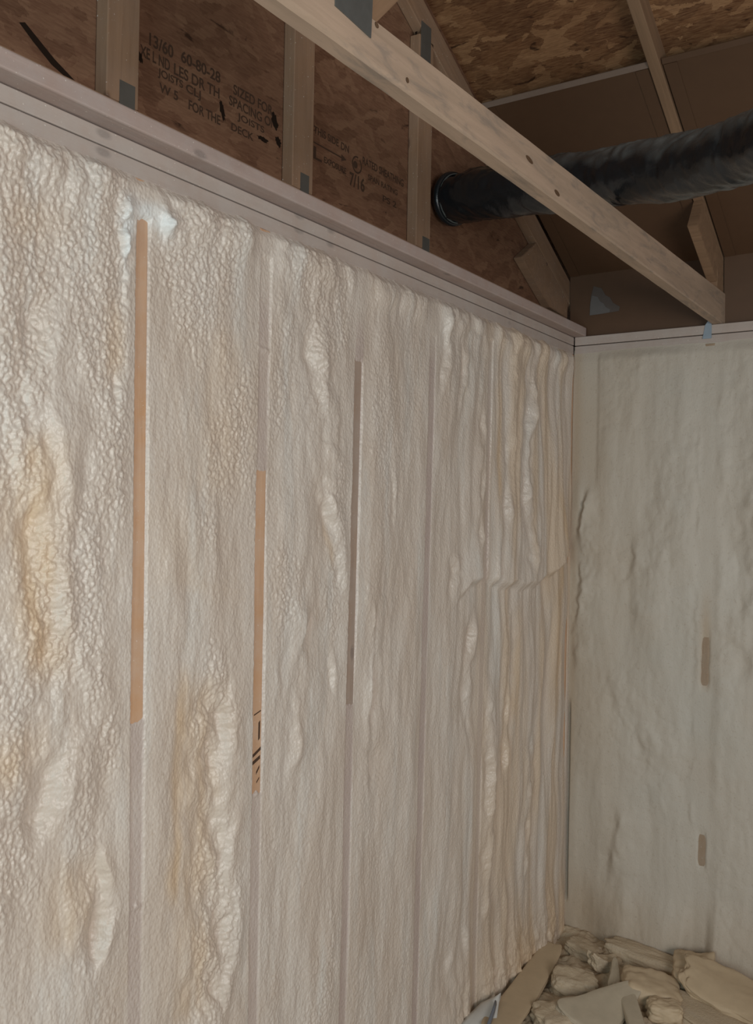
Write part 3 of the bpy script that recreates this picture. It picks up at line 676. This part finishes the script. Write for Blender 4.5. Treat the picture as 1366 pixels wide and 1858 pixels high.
chunk('rounded foam offcut with a shadowed left end, against the back wall', (.600, 2.290, -.185), (.150, .19, .105), (.1, -.1, .20), M['scrap_smooth'], 5, 6.2, 0.125, .04)
chunk('long rounded foam trimming lying along the foot of the back wall', (.40, 2.335, -.205), (.34, .10, .075), (.1, .05, -.10), M['scrap'], 9, 5.4, 0.150)
chunk('egg-shaped foam lump in the middle of the heap', (.49, 2.10, -.205), (.21, .17, .095), (.1, .2, .4), M['scrap_smooth'], 12, 5.2, 0.125)
chunk('flat grey-cream triangular foam sheet at the front of the heap', (.40, 1.87, -.192), (.34, .24, .028), (.30, -.10, 1.25), M['scrap_grey'], 15, 5, .08, .04, taper=.7)
chunk('narrow grey-cream foam bar beside the triangular sheet', (.485, 1.90, -.195), (.34, .06, .035), (.1, .08, -1.05), M['scrap_grey'], 18, 5, .06)
chunk('long curled foam slab at the right edge of the heap', (.80, 2.19, -.165), (.44, .21, .045), (.22, .04, -.22), M['scrap_smooth'], 21, 5, .14, .10)
chunk('lower foam slab under the curled slab at the right', (.76, 2.04, -.222), (.40, .15, .035), (.05, .02, -.35), M['scrap'], 24, 5, .12, .04)
chunk('small round foam nub in front of the egg-shaped lump', (.575, 1.99, -.205), (.12, .09, .07), (.0, .1, .4), M['scrap_smooth'], 27, 5.2, 0.150)
chunk('yellowish foam curl near the corner', (.27, 2.22, -.205), (.17, .06, .055), (.1, .3, 1.2), M['scrap'], 31, 5.2, 0.175, .12)
chunk('crumbly foam lump close to the left strip', (.235, 2.00, -.215), (.16, .13, .07), (.2, .1, .3), M['scrap'], 33, 5.0, 0.200)
chunk('small foam crumb lump in front of the corner', (.15, 2.30, -.215), (.14, .10, .05), (0, .1, -.4), M['scrap'], 36, 5.0, 0.175)
chunk('speckled foam lump at the front edge of the heap', (.275, 1.75, -.215), (.17, .14, .06), (.1, .0, .9), M['scrap'], 39, 5.0, 0.200)
chunk('pointed foam sliver on top of the crumbs', (.345, 2.12, -.185), (.20, .05, .02), (.1, -.1, 1.9), M['scrap_grey'], 42, 6.2, 0.150, taper=.6)
# white plastic offcut
pl = thing('plastic_offcut', (.045, 1.62, -.20), 'white plastic offcut with a dark line, at the bottom beside the left wall', 'plastic scrap')
from mathutils import Euler
def bent_sheet(name, pts_w, mat, th, parent):
    bm = bmesh.new(); rows = []
    for a, b in pts_w: rows.append([bm.verts.new(Vector(a).lerp(Vector(b), q) + Vector((0, 0, .012 * math.sin(q * 3.14)))) for q in [i / 8 for i in range(9)]])
    for r0, r1 in zip(rows, rows[1:]):
        for k in range(8): bm.faces.new((r0[k], r0[k + 1], r1[k + 1], r1[k]))
    o = mesh_obj(name, bm, mat, parent, None, True)
    so = o.modifiers.new('thickness', 'SOLIDIFY'); so.thickness = th
    return o
bent_sheet('sheet', [((.020, 1.42, -.215), (.160, 1.36, -.215)), ((.022, 1.53, -.195), (.145, 1.47, -.195)), ((.034, 1.61, -.178), (.125, 1.555, -.178)), ((.062, 1.668, -.172), (.092, 1.64, -.172)), ((.076, 1.680, -.168), (.084, 1.672, -.168))], M['plastic'], .003, pl)
bent_sheet('dark_rim', [((.140, 1.38, -.190), (.150, 1.375, -.194)), ((.128, 1.47, -.176), (.136, 1.466, -.180)), ((.108, 1.56, -.160), (.114, 1.556, -.164)), ((.096, 1.60, -.158), (.100, 1.597, -.160))], M['plastic_blue'], .003, pl)
